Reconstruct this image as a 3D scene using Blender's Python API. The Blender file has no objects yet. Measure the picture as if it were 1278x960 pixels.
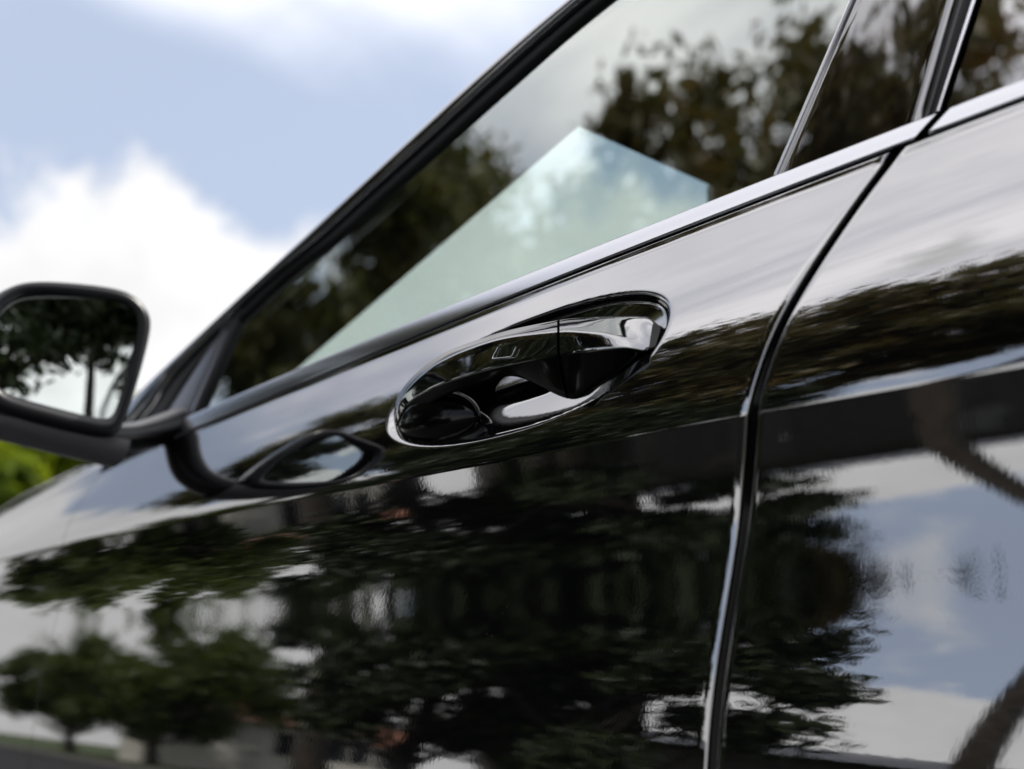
import bpy, math, random
import numpy as np
from mathutils import Vector, Matrix

random.seed(7)
rng = np.random.default_rng(11)
sc = bpy.context.scene
COL = sc.collection

# ------------------------------------------------------------------ camera
cd = bpy.data.cameras.new("camera")
cam = bpy.data.objects.new("camera", cd)
COL.objects.link(cam)
th, pi_ = math.radians(53.0), math.radians(12.4)
Fv = Vector((-math.sin(th) * math.cos(pi_), math.cos(th) * math.cos(pi_), math.sin(pi_)))
Rv = Vector((math.cos(th), math.sin(th), 0))
Uv = Rv.cross(Fv)
M = Matrix((Rv, Uv, -Fv)).transposed().to_4x4()
M.translation = (0, -0.55, 0.69)
cam.matrix_world = M
cd.sensor_width = 36
cd.lens = 50.0
cd.clip_start = 0.02
cd.clip_end = 3000
cd.dof.use_dof = True
cd.dof.focus_distance = 0.955
cd.dof.aperture_fstop = 5.2
sc.camera = cam

# ------------------------------------------------------------------ sun, sky, exposure
SUN_EL = math.radians(44)
SAZ = math.radians(104)                       # from straight ahead (-X) towards +Y
sdir = Vector((-math.cos(SAZ) * math.cos(SUN_EL), math.sin(SAZ) * math.cos(SUN_EL), math.sin(SUN_EL)))
sl = bpy.data.lights.new("sun", 'SUN')
sl.energy = 3.2
sl.angle = math.radians(0.53)
sl.color = (1.0, 0.95, 0.87)
so = bpy.data.objects.new("sun", sl)
so.rotation_euler = sdir.to_track_quat('Z', 'Y').to_euler()
COL.objects.link(so)

wd = bpy.data.worlds.new("World")
sc.world = wd
wd.use_nodes = True
wt = wd.node_tree
for n in list(wt.nodes):
    wt.nodes.remove(n)


def wn(t, **k):
    n = wt.nodes.new(t)
    for a, b in k.items():
        setattr(n, a, b)
    return n


def wm(op, a, b=None, c=None, clamp=False):
    n = wn('ShaderNodeMath', operation=op, use_clamp=clamp)
    for i, v in enumerate((a, b, c)):
        if v is None:
            continue
        if isinstance(v, (int, float)):
            n.inputs[i].default_value = v
        else:
            wt.links.new(v, n.inputs[i])
    return n.outputs[0]


def wstep(x, a, b):
    n = wn('ShaderNodeMapRange', interpolation_type='SMOOTHSTEP')
    wt.links.new(x, n.inputs[0])
    n.inputs[1].default_value = a
    n.inputs[2].default_value = b
    return n.outputs[0]


sky = wn('ShaderNodeTexSky', sky_type='NISHITA')
sky.sun_disc = False
sky.sun_elevation = SUN_EL
sky.sun_rotation = math.atan2(sdir.x, sdir.y)
sky.air_density = 1.0
sky.dust_density = 1.6
sky.ozone_density = 1.6
tc = wn('ShaderNodeTexCoord')
sep = wn('ShaderNodeSeparateXYZ')
wt.links.new(tc.outputs['Generated'], sep.inputs[0])
zz = sep.outputs[2]
# thin streaky layer high up, flattened on to a plane
den = wm('ADD', wm('MAXIMUM', zz, 0.0), 0.16)
px = wm('DIVIDE', sep.outputs[0], den)
py = wm('DIVIDE', sep.outputs[1], den)
cmb = wn('ShaderNodeCombineXYZ')
wt.links.new(px, cmb.inputs[0])
wt.links.new(py, cmb.inputs[1])


def wnoise(vec, scale, detail, rough=0.55, dist=0.0):
    n = wn('ShaderNodeTexNoise')
    wt.links.new(vec, n.inputs['Vector'])
    n.inputs['Scale'].default_value = scale
    n.inputs['Detail'].default_value = detail
    n.inputs['Roughness'].default_value = rough
    n.inputs['Distortion'].default_value = dist
    return n.outputs['Fac']


thin = wstep(wm('ADD', wnoise(cmb.outputs[0], 0.75, 6, 0.55, 0.3), wm('MULTIPLY', wm('SUBTRACT', zz, 0.46), 1.5)), 0.48, 0.80)
# heaped clouds: banks near the horizon and scattered puffs
lump = wnoise(tc.outputs['Generated'], 6.5, 9, 0.56)
broad = wnoise(tc.outputs['Generated'], 1.7, 2, 0.5)
top = wm('ADD', wm('ADD', wm('MULTIPLY', wm('SUBTRACT', broad, 0.5), 0.12), 0.314), wm('MULTIPLY', sep.outputs[1], 0.08))
bank = wstep(wm('ADD', wm('SUBTRACT', top, zz), wm('MULTIPLY', wm('SUBTRACT', lump, 0.5), 0.34)), -0.004, 0.035)
puff = wstep(wnoise(tc.outputs['Generated'], 5.2, 7, 0.52), 0.565, 0.68)
heap = wm('MAXIMUM', bank, wm('MULTIPLY', puff, 0.85))
shade = wnoise(tc.outputs['Generated'], 9.0, 5, 0.5)
bright = wm('ADD', wm('MULTIPLY', shade, 6.5), 7.2)
ccol = wn('ShaderNodeCombineXYZ')
wt.links.new(wm('MULTIPLY', bright, 1.0), ccol.inputs[0])
wt.links.new(wm('MULTIPLY', bright, 0.995), ccol.inputs[1])
wt.links.new(wm('MULTIPLY', bright, 1.0), ccol.inputs[2])
tcol = wn('ShaderNodeRGB')
tcol.outputs[0].default_value = (19.0, 18.5, 18.7, 1)


def wmix(f, a, b):
    n = wn('ShaderNodeMix', data_type='RGBA')
    wt.links.new(f, n.inputs[0])
    wt.links.new(a, n.inputs[6])
    wt.links.new(b, n.inputs[7])
    return n.outputs[2]


hz = wn('ShaderNodeRGB')
hz.outputs[0].default_value = (7.2, 8.2, 10.3, 1)
fz = wn('ShaderNodeValue')
fz.outputs[0].default_value = 0.65
m0 = wmix(fz.outputs[0], sky.outputs[0], hz.outputs[0])
strk = wn('ShaderNodeMapping')
strk.inputs['Rotation'].default_value = (0, 0, math.radians(35))
strk.inputs['Scale'].default_value = (0.6, 2.2, 1)
wt.links.new(cmb.outputs[0], strk.inputs[0])
sv = wstep(wnoise(strk.outputs[0], 1.3, 7, 0.6, 0.4), 0.36, 0.62)
tcol2 = wn('ShaderNodeRGB')
tcol2.outputs[0].default_value = (9.6, 9.7, 11.0, 1)
tmix = wmix(sv, tcol2.outputs[0], tcol.outputs[0])
m1 = wmix(wm('MULTIPLY', thin, 0.92), m0, tmix)
m2 = wmix(heap, m1, ccol.outputs[0])
bg = wn('ShaderNodeBackground')
bg.inputs[1].default_value = 0.10
wt.links.new(m2, bg.inputs[0])
wo = wn('ShaderNodeOutputWorld')
wt.links.new(bg.outputs[0], wo.inputs[0])

sc.view_settings.view_transform = 'Standard'
sc.view_settings.look = 'None'
sc.view_settings.gamma = 1.0
sc.view_settings.exposure = 0.0
sc.view_settings.use_curve_mapping = False
sc.cycles.use_denoising = True
sc.cycles.max_bounces = 12
sc.cycles.glossy_bounces = 8
sc.cycles.transparent_max_bounces = 16
sc.cycles.caustics_reflective = False
sc.cycles.caustics_refractive = False
sc.cycles.sample_clamp_indirect = 6.0


# ------------------------------------------------------------------ materials
def mat(name, color=(.5, .5, .5), rough=.5, metal=0.0, ior=1.5, var=0.0, vscale=8.0, bump=0.0, bscale=50.0,
        rough_var=0.0, color2=None, coat=0.0):
    m = bpy.data.materials.new(name)
    m.use_nodes = True
    nt = m.node_tree
    p = nt.nodes['Principled BSDF']
    p.inputs['Base Color'].default_value = (*color, 1)
    p.inputs['Roughness'].default_value = rough
    p.inputs['Metallic'].default_value = metal
    p.inputs['IOR'].default_value = ior
    p.inputs['Coat Weight'].default_value = coat
    co = nt.nodes.new('ShaderNodeTexCoord')
    if var or color2:
        nz = nt.nodes.new('ShaderNodeTexNoise')
        nz.inputs['Scale'].default_value = vscale
        nz.inputs['Detail'].default_value = 6
        nt.links.new(co.outputs['Object'], nz.inputs['Vector'])
        rp = nt.nodes.new('ShaderNodeValToRGB')
        c2 = color2 or tuple(min(1, c * (1 + var)) for c in color)
        c1 = color if color2 else tuple(c * (1 - var) for c in color)
        rp.color_ramp.elements[0].color = (*c1, 1)
        rp.color_ramp.elements[1].color = (*c2, 1)
        rp.color_ramp.elements[0].position = .35
        rp.color_ramp.elements[1].position = .65
        nt.links.new(nz.outputs['Fac'], rp.inputs[0])
        nt.links.new(rp.outputs[0], p.inputs['Base Color'])
    if bump:
        nb = nt.nodes.new('ShaderNodeTexNoise')
        nb.inputs['Scale'].default_value = bscale
        nb.inputs['Detail'].default_value = 2.5
        nt.links.new(co.outputs['Object'], nb.inputs['Vector'])
        b = nt.nodes.new('ShaderNodeBump')
        b.inputs['Strength'].default_value = 1.0
        b.inputs['Distance'].default_value = bump
        nt.links.new(nb.outputs['Fac'], b.inputs['Height'])
        nt.links.new(b.outputs[0], p.inputs['Normal'])
    return m


PAINT = mat('black_car_paint', (0.004, 0.004, 0.0045), 0.012, 0, 4.5, bump=0.9e-5, bscale=300)
HANDLE = mat('black_handle_lacquer', (0.004, 0.004, 0.005), 0.03, 0, 4.2, bump=4e-6, bscale=300)
CHROME = mat('dark_chrome', (0.55, 0.55, 0.57), 0.07, 1.0)
BRIGHT = mat('bright_chrome', (0.75, 0.75, 0.77), 0.08, 1.0)
TRIM = mat('belt_trim_metal', (0.55, 0.56, 0.585), 0.16, 1.0, bump=5e-6, bscale=400)
RUBBER = mat('black_rubber', (0.010, 0.010, 0.011), 0.55, 0, 1.45, bump=2e-5, bscale=900)
BOOT = mat('black_boot', (0.0015, 0.0015, 0.002), 0.12, 0, 1.3)
PLASTIC = mat('black_plastic', (0.014, 0.014, 0.016), 0.34, 0, 1.5, bump=3e-5, bscale=1200)
SAIL = mat('satin_black_panel', (0.07, 0.07, 0.085), 0.28, 0.0, 3.0)
REFLGREY = mat('painted_reflection_grey', (0.42, 0.41, 0.44), 0.35)  # pale tone stands in for a reflection under the mirror
DARK = mat('cabin_fabric', (0.012, 0.012, 0.013), 0.9, var=.3, vscale=60)
LEATHER = mat('seat_leather', (0.018, 0.017, 0.017), 0.5, bump=2e-4, bscale=300)
TYRE = mat('tyre_rubber', (0.02, 0.02, 0.02), 0.8, bump=3e-4, bscale=120)
ALLOY = mat('alloy_metal', (0.5, 0.5, 0.52), 0.25, 1.0)
MIRROR = mat('mirror_silver', (0.80, 0.86, 0.84), 0.0, 1.0)


def add_dust(m, scale=210.0, size=.045):
    nt = m.node_tree
    p = nt.nodes['Principled BSDF']
    co = nt.nodes.new('ShaderNodeTexCoord')
    vo = nt.nodes.new('ShaderNodeTexVoronoi')
    vo.inputs['Scale'].default_value = scale
    nt.links.new(co.outputs['Object'], vo.inputs['Vector'])
    nz = nt.nodes.new('ShaderNodeTexNoise')
    nz.inputs['Scale'].default_value = 14
    nz.inputs['Detail'].default_value = 4
    nt.links.new(co.outputs['Object'], nz.inputs['Vector'])
    th_ = nt.nodes.new('ShaderNodeMapRange')
    nt.links.new(nz.outputs['Fac'], th_.inputs[0])
    th_.inputs[1].default_value = .45
    th_.inputs[2].default_value = .75
    th_.inputs[3].default_value = .0
    th_.inputs[4].default_value = size * 2.2
    lt = nt.nodes.new('ShaderNodeMath')
    lt.operation = 'LESS_THAN'
    nt.links.new(vo.outputs['Distance'], lt.inputs[0])
    nt.links.new(th_.outputs[0], lt.inputs[1])
    mx = nt.nodes.new('ShaderNodeMix')
    mx.data_type = 'RGBA'
    nt.links.new(lt.outputs[0], mx.inputs[0])
    mx.inputs[6].default_value = p.inputs['Base Color'].default_value
    mx.inputs[7].default_value = (.22, .21, .20, 1)
    nt.links.new(mx.outputs[2], p.inputs['Base Color'])
    # a faint film: roughness wanders a little across the panels
    n2 = nt.nodes.new('ShaderNodeTexNoise')
    n2.inputs['Scale'].default_value = 6
    n2.inputs['Detail'].default_value = 5
    nt.links.new(co.outputs['Object'], n2.inputs['Vector'])
    mr = nt.nodes.new('ShaderNodeMapRange')
    nt.links.new(n2.outputs['Fac'], mr.inputs[0])
    mr.inputs[1].default_value = .4
    mr.inputs[2].default_value = .75
    mr.inputs[3].default_value = .008
    mr.inputs[4].default_value = .05
    nt.links.new(mr.outputs[0], p.inputs['Roughness'])


add_dust(PAINT)


def glass_mat(name, tint, f0, refl=(1, 1, 1)):
    m = bpy.data.materials.new(name)
    m.use_nodes = True
    nt = m.node_tree
    for n in list(nt.nodes):
        nt.nodes.remove(n)
    o = nt.nodes.new('ShaderNodeOutputMaterial')
    mx = nt.nodes.new('ShaderNodeMixShader')
    tr = nt.nodes.new('ShaderNodeBsdfTransparent')
    tr.inputs[0].default_value = (*tint, 1)
    g = nt.nodes.new('ShaderNodeBsdfGlossy')
    g.inputs['Roughness'].default_value = 0.0
    g.inputs['Color'].default_value = (*refl, 1)
    lw = nt.nodes.new('ShaderNodeLayerWeight')
    lw.inputs[0].default_value = .5
    pw = nt.nodes.new('ShaderNodeMath')
    pw.operation = 'POWER'
    nt.links.new(lw.outputs['Facing'], pw.inputs[0])
    pw.inputs[1].default_value = 4.0
    f = nt.nodes.new('ShaderNodeMapRange')
    nt.links.new(pw.outputs[0], f.inputs[0])
    f.inputs[3].default_value = f0
    f.inputs[4].default_value = 1.0
    nt.links.new(f.outputs[0], mx.inputs[0])
    nt.links.new(tr.outputs[0], mx.inputs[1])
    nt.links.new(g.outputs[0], mx.inputs[2])
    nt.links.new(mx.outputs[0], o.inputs[0])
    return m


GLASS = glass_mat('side_window_glass', (0.95, 1.0, 0.98), 0.40, (0.93, 0.98, 0.93))
GLASSR = glass_mat('privacy_glass', (0.10, 0.10, 0.10), 0.46)
WSGLASS = glass_mat('windscreen_glass', (0.86, 1.0, 0.95), 0.03)
PILLARBLK = mat('gloss_black_pillar', (0.006, 0.005, 0.005), 0.02, 0, 3.3)


# ------------------------------------------------------------------ helpers
def tag(o, label=None, cat=None, group=None, kind=None):
    if label: o['label'] = label
    if cat: o['category'] = cat
    if group: o['group'] = group
    if kind: o['kind'] = kind
    return o


def empty(name, loc=(0, 0, 0)):
    o = bpy.data.objects.new(name, None)
    o.empty_display_size = .2
    o.location = loc
    COL.objects.link(o)
    return o


def mobj(name, verts, faces, m, parent=None, smooth=True):
    me = bpy.data.meshes.new(name)
    me.from_pydata([tuple(map(float, v)) for v in verts], [], [tuple(map(int, f)) for f in faces])
    me.materials.append(m)
    if smooth:
        me.polygons.foreach_set('use_smooth', [True] * len(me.polygons))
    me.update()
    o = bpy.data.objects.new(name, me)
    COL.objects.link(o)
    if parent:
        o.parent = parent
    return o


def grid_faces(nu, nw, closed_w=False, flip=False, keep=None):
    f = []
    for i in range(nu - 1):
        for j in range(nw if closed_w else nw - 1):
            if keep is not None and not keep[i, j]:
                continue
            k = (j + 1) % nw
            q = (i * nw + j, (i + 1) * nw + j, (i + 1) * nw + k, i * nw + k)
            f.append(q[::-1] if flip else q)
    return f


def grid_obj(name, G, m, parent=None, closed_w=False, flip=False, caps=False, keep=None, smooth=True):
    nu, nw = G.shape[:2]
    f = grid_faces(nu, nw, closed_w, flip, keep)
    V = G.reshape(-1, 3)
    if caps:
        b = len(V)
        V = np.vstack([V, G[0], G[-1]])
        f.append(tuple(b + k for k in (range(nw) if not flip else range(nw - 1, -1, -1))))
        f.append(tuple(b + nw + k for k in (range(nw - 1, -1, -1) if not flip else range(nw))))
    return mobj(name, V, f, m, parent, smooth)


def box(name, lo, hi, m, parent=None, bev=0.0):
    x0, y0, z0 = lo
    x1, y1, z1 = hi
    v = [(x0, y0, z0), (x1, y0, z0), (x1, y1, z0), (x0, y1, z0), (x0, y0, z1), (x1, y0, z1), (x1, y1, z1), (x0, y1, z1)]
    f = [(0, 3, 2, 1), (4, 5, 6, 7), (0, 1, 5, 4), (1, 2, 6, 5), (2, 3, 7, 6), (3, 0, 4, 7)]
    o = mobj(name, v, f, m, parent, smooth=bool(bev))
    if bev:
        b = o.modifiers.new('bevel', 'BEVEL')
        b.width = bev
        b.segments = 3
    return o


def smooth_curve(P, n):
    """Catmull-Rom resample of a polyline to n points."""
    P = np.asarray(P, float)
    A = np.vstack([2 * P[0] - P[1], P, 2 * P[-1] - P[-2]])
    d = np.r_[0, np.cumsum(np.linalg.norm(np.diff(P, axis=0), axis=1))]
    out = []
    for s in np.linspace(0, d[-1], n):
        i = min(max(np.searchsorted(d, s, 'right') - 1, 0), len(P) - 2)
        t = (s - d[i]) / max(d[i + 1] - d[i], 1e-9)
        p0, p1, p2, p3 = A[i], A[i + 1], A[i + 2], A[i + 3]
        out.append(.5 * (2 * p1 + (p2 - p0) * t + (2 * p0 - 5 * p1 + 4 * p2 - p3) * t * t + (3 * p1 - p0 - 3 * p2 + p3) * t ** 3))
    return np.array(out)


# ------------------------------------------------------------------ car body surface
YC = 0.93          # the car's centre line


def plan(X):
    X = np.asarray(X, float)
    a = np.where(X < -.3, (X + .3) ** 2 / 50.0, 0)
    b = np.where(X > .6, (X - .6) ** 2 / 16.0, 0)
    c = np.where(X < -2.35, (X + 2.35) ** 2 * 1.1, 0)
    d = np.where(X > 1.6, (X - 1.6) ** 2 * .9, 0)
    return a + b + c + d


def Zc(X):
    X = np.clip(X, -2.6, 1.9)
    return -.00254 * X * X - .02826 * X + .82361


def Zb(X):
    X = np.clip(X, -2.6, 1.9)
    return -.00943 * X * X + .00683 * X + .99066


def Zt(X):
    X = np.clip(X, -2.6, 1.9)
    return -.00911 * X * X + .00003 * X + 1.00351


def integ(keys, n=1200, sig=None):
    k = np.array(keys, float)
    s = np.linspace(k[0, 0], k[-1, 0], n)
    psi = np.interp(s, k[:, 0], k[:, 1])
    if sig:
        w = int(max(1, sig / (s[1] - s[0])))
        ker = np.exp(-.5 * (np.arange(-3 * w, 3 * w + 1) / w) ** 2)
        ker /= ker.sum()
        pad = np.r_[np.full(3 * w, psi[0]), psi, np.full(3 * w, psi[-1])]
        psi = np.convolve(pad, ker, 'valid')
    g = np.tan(np.radians(psi))
    y = np.r_[0, np.cumsum((g[1:] + g[:-1]) / 2 * np.diff(s))]
    return s, y


# elevation of the surface normal, crease -> belt (fraction of shoulder height)
SH = integ([(0, 1), (.03, 5), (.07, 8.5), (.2, 15.5), (.42, 25), (.65, 30), (.86, 32), (.95, 31.5), (.978, 19), (1.0, 14), (1.3, 60)], sig=.012)
# and downwards from the crease (metres)
LO = integ([(0, -8), (.015, -7.5), (.035, -1), (.06, 7), (.085, 11.5), (.115, 11.5), (.155, 7.5), (.195, 4), (.24, 1), (.33, -4), (.45, -13), (.7, -20)], sig=.012)


def skin(X, Z):
    X = np.asarray(X, float)
    Z = np.asarray(Z, float)
    c, b = Zc(X), Zb(X)
    H = b - c
    up = np.interp((Z - c) / H, SH[0], SH[1]) * H
    dn = -np.interp(c - Z, LO[0], LO[1])
    return plan(X) + np.where(Z >= c, up, dn)


# bowl behind the handle
BX, BZ, BA, BB, BT = -.7615, .9068, .1560, .0455, 0.0
BDEPTH = .0225


def bowl(X, Z):
    dx, dz = X - BX, Z - BZ
    u = (dx * math.cos(BT) + dz * math.sin(BT)) / BA
    w = (-dx * math.sin(BT) + dz * math.cos(BT)) / BB
    # fuller towards the rear end, tapered towards the front
    w = w / (1 + .04 * u)
    r = (np.abs(u) ** 2.25 + np.abs(w) ** 2.25) ** (1 / 2.25)
    t = np.clip((1.0 - r) / .68, 0, 1)
    e = np.clip((1.02 - r) / .10, 0, 1)
    e = e * e * (3 - 2 * e)
    return BDEPTH * (.34 * e + .66 * (1 - (1 - t) ** 1.25))


SHUT = np.array([(-0.45, 1.0), (-0.4661, 0.983), (-0.4728, 0.9733), (-0.4771, 0.9601), (-0.4823, 0.9479), (-0.4875, 0.9328), (-0.4944, 0.9154), (-0.501, 0.8998), (-0.5062, 0.8841), (-0.5104, 0.8687), (-0.5141, 0.8534), (-0.5172, 0.8384), (-0.5226, 0.8198), (-0.5276, 0.7989), (-0.5303, 0.7776), (-0.5323, 0.7564), (-0.534, 0.7353), (-0.5356, 0.7146), (-0.5371, 0.6942), (-0.5383, 0.676), (-0.5389, 0.6541), (-0.54, 0.6), (-0.541, 0.45), (-0.54, 0.25)])
SC_ = smooth_curve(SHUT[1:], 200)
for _k in range(40):
    SC_[1:-1] = .25 * SC_[:-2] + .5 * SC_[1:-1] + .25 * SC_[2:]
SC_ = np.vstack([[(-.4035, 1.05)], SC_])
_o = np.argsort(SC_[:, 1])


def shutX(Z):
    return np.interp(Z, SC_[_o, 1], SC_[_o, 0])


def gap_dx(Z):
    s = (shutX(np.asarray(Z, float) + .004) - shutX(np.asarray(Z, float) - .004)) / .008
    return GAPH * np.sqrt(1 + s * s)


GAPH = .0050


def make_panel(name, xf, xr, us, ws_up, ws_dn, m, parent, zbot=.26, bowl_on=False, top=None, edges='frtb', cut=None):
    """Body panel between the curves xf(Z), xr(Z); rows from the bottom to the belt."""
    nu = len(us)
    rows = len(ws_dn) + len(ws_up) - 1
    G = np.zeros((nu, rows, 3))
    topf = top or Zb
    for j in range(rows):
        X = np.zeros(nu)
        Z = np.full(nu, .8)
        for _ in range(12):
            X = xf(Z) + (xr(Z) - xf(Z)) * us
            if j < len(ws_dn):
                Z = zbot + (Zc(X) - zbot) * ws_dn[j]
            else:
                Z = Zc(X) + (topf(X) - Zc(X)) * ws_up[j - len(ws_dn) + 1]
        Y = skin(X, Z)
        if bowl_on:
            Y = Y + bowl(X, Z)
        G[:, j] = np.stack([X, Y, Z], 1)
    r = .0011

    def extend(G, axis, side):
        A = np.moveaxis(G, axis, 0)
        if side == 0:
            A = A[::-1]
        e, pv = A[-1], A[-2]
        t = e - pv
        t /= np.linalg.norm(t, axis=1, keepdims=True) + 1e-12
        add = []
        for k in range(1, 6):
            a = k * math.pi / 10
            add.append(e + t * r * math.sin(a) + np.array([0, 1, 0]) * r * (1 - math.cos(a)))
        add.append(add[-1] + np.array([0, .014, 0]))
        A = np.concatenate([A, np.array(add)], 0)
        if side == 0:
            A = A[::-1]
        return np.moveaxis(A, 0, axis)
    if 'f' in edges: G = extend(G, 0, 0)
    if 'r' in edges: G = extend(G, 0, 1)
    if 'b' in edges: G = extend(G, 1, 0)
    if 't' in edges: G = extend(G, 1, 1)
    keep = None
    if cut is not None:
        C = (G[:-1, :-1] + G[1:, 1:]) / 2
        keep = np.ones(C.shape[:2], bool)
        for (cx, cz, cr) in cut:
            keep &= ((C[..., 0] - cx) ** 2 + (C[..., 2] - cz) ** 2) > cr * cr
    return grid_obj(name, np.ascontiguousarray(G), m, parent, flip=False, keep=keep)


def dense(a, b, fine_lo, fine_hi, coarse, fine):
    """monotone parameters 0..1 over [a,b] with a fine stretch."""
    p = []
    x = a
    while x < b - 1e-9:
        p.append(x)
        x += fine if fine_lo <= x <= fine_hi else coarse
    p.append(b)
    p = np.array(p)
    return (p - a) / (b - a)


car = empty('car', (0, 0, 0))
tag(car, 'glossy black car with chrome-edged door handle and raised wing mirror', 'car')

WUP = np.r_[np.linspace(0, .06, 10), np.linspace(.06, 1, 96)[1:]]
WDN = np.r_[np.linspace(0, .5, 24), np.linspace(.5, .97, 80)[1:], np.linspace(.97, 1, 12)[1:]]
WUP_C = np.r_[np.linspace(0, .06, 6), np.linspace(.06, 1, 50)[1:]]
WDN_C = np.r_[np.linspace(0, .5, 12), np.linspace(.5, .97, 50)[1:], np.linspace(.97, 1, 8)[1:]]
XFD = -1.66            # fender / front door joint
us_fd = dense(XFD, -.5, -.94, -.58, .009, .0015)
front_door = make_panel('front_door', lambda Z: np.full_like(np.asarray(Z, float), XFD + .0008), lambda Z: shutX(Z) - gap_dx(Z),
                        us_fd, WUP, WDN, PAINT, car, bowl_on=True, edges='rtb')
XRD = .47
rear_door = make_panel('rear_door', lambda Z: shutX(Z) + gap_dx(Z), lambda Z: XRD - .002 + .35 * np.clip((Z - .62), -.4, .4),
                       dense(-.5, XRD, -.5, -.2, .012, .004), WUP_C, WDN_C, PAINT, car)


def fend_top(X):
    return Zb(X) + np.clip((-1.55 - X) / .25, 0, 1) * .034 - np.clip(-2.05 - X, 0, 1) * .055


fender = make_panel('front_fender', lambda Z: np.full_like(np.asarray(Z, float), -2.75), lambda Z: np.full_like(np.asarray(Z, float), XFD - .0008),
                    dense(-2.75, XFD, 0, 0, .02, .02), WUP_C, WDN_C, PAINT, car, top=fend_top, cut=[(-2.22, .33, .37)], edges='ft')
quarter = make_panel('rear_quarter', lambda Z: XRD + .004 + .35 * np.clip((Z - .62), -.4, .4), lambda Z: np.full_like(np.asarray(Z, float), 1.98),
                     dense(XRD, 1.98, 0, 0, .02, .02), WUP_C, WDN_C, PAINT, car, cut=[(1.12, .33, .37)], edges='fr')

# seals seen in the joints
def strip(name, path, half, m, parent, depth=.012, n=60):
    """dark strip lying behind a joint: path of (X,Z), set back from the skin"""
    P = smooth_curve(np.array(path), n)
    t = np.gradient(P, axis=0)
    t /= np.linalg.norm(t, axis=1, keepdims=True)
    nrm = np.stack([-t[:, 1], t[:, 0]], 1)
    G = np.zeros((n, 5, 3))
    for j, s in enumerate((-1, -.5, 0, .5, 1)):
        Q = P + nrm * half * s
        G[:, j, 0] = Q[:, 0]
        G[:, j, 2] = Q[:, 1]
        G[:, j, 1] = skin(P[:, 0], np.minimum(P[:, 1], Zb(P[:, 0]))) + depth - .003 * (1 - s * s)
    return grid_obj(name, G, m, parent)


strip('door_seal', [tuple(p) for p in SC_[2::8]], .014, BOOT, rear_door, .0080, 120)
strip('door_seal', [(XFD, z) for z in (.96, .9, .8, .6, .3)], .012, RUBBER, front_door, .013)


def belt_strip(name, x0, x1, parent):
    xs = np.linspace(x0, x1, 60)
    G = np.zeros((60, 5, 3))
    for j, (dz, dy) in enumerate(((-.006, .012), (.0, .0115), (.004, .011), (.008, .011), (.012, .014))):
        G[:, j] = np.stack([xs, skin(xs, Zb(xs)) + dy, Zb(xs) + dz], 1)
    return grid_obj(name, G, RUBBER, parent)


def belt_trim(name, x0, x1, parent, slant0=0., slant1=0.):
    n = 90
    xs = np.linspace(x0, x1, n)
    prof = [(.010, -.0066), (.001, -.0062), (-.0012, -.0056)]
    N = 12
    for k in range(N + 1):
        a = k / N
        ps = math.radians(29 + 8 * a)
        dz_ = .0112 / N
        prof.append((prof[-1][0] + dz_ * math.tan(ps) * .92, prof[-1][1] + dz_))
    prof += [(prof[-1][0] + .0015, prof[-1][1] + .0004), (prof[-1][0] + .006, prof[-1][1] - .001)]
    G = np.zeros((n, len(prof), 3))
    w = (xs - x0) / (x1 - x0)
    for j, (dy, dz) in enumerate(prof):
        mid = (Zb(xs) + .0026 + Zt(xs)) / 2
        hgt = (Zt(xs) - Zb(xs) - .0026) / .0124
        sl = (dz + .006) * 1.0
        X = xs + slant0 * (1 - w) * sl + slant1 * w * sl
        G[:, j] = np.stack([X, skin(xs, Zb(xs)) + .0012 + dy, mid + dz * hgt], 1)
    return grid_obj(name, G, TRIM, parent, caps=False)


belt_strip('belt_seal', XFD + .01, -.43, front_door)
belt_strip('belt_seal', -.425, XRD + .1, rear_door)
belt_trim('belt_trim', -1.50, -.452, front_door, 0, .9)
belt_trim('belt_trim', -.443, .62, rear_door, .9, 0)

# ------------------------------------------------------------------ windows and pillars
T16 = math.tan(math.radians(16))
GB = float(skin(-.5, Zb(-.5)) - plan(-.5)) + .0055     # glass line sits just behind the belt trim
print('GB', GB)


def gy(X, Z, o=0.):
    X = np.asarray(X, float)
    return plan(np.clip(X, -9, .6)) + GB + (np.asarray(Z) - .997) * T16 + np.clip(np.asarray(Z) - 1.22, 0, 1) ** 2 * 1.2 + o


AO = np.array([(-1.93, 0.996), (-1.8, 1.024), (-1.6837, 1.0539), (-1.4182, 1.1159), (-1.2802, 1.1517), (-1.1734, 1.1795), (-1.0776, 1.205), (-0.9567, 1.2376), (-0.8451, 1.2617), (-0.7, 1.29), (-0.5, 1.325), (-0.25, 1.355), (0.1, 1.363), (0.5, 1.338), (0.9, 1.25), (1.3, 1.11), (1.6, 1.01)])
AI = np.array([(-1.4321, 0.9903), (-1.4186, 1.0581), (-1.3918, 1.1095), (-1.3551, 1.1168), (-1.3086, 1.122), (-1.1847, 1.1408), (-1.1143, 1.159), (-1.0178, 1.1838), (-0.9098, 1.2134), (-0.8027, 1.2415), (-0.65, 1.272), (-0.5, 1.298), (-0.4375, 1.308)])


def surf_pts(P, o=0.):
    P = np.asarray(P, float)
    return np.stack([P[:, 0], gy(P[:, 0], P[:, 1], o), P[:, 1]], 1)


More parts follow.
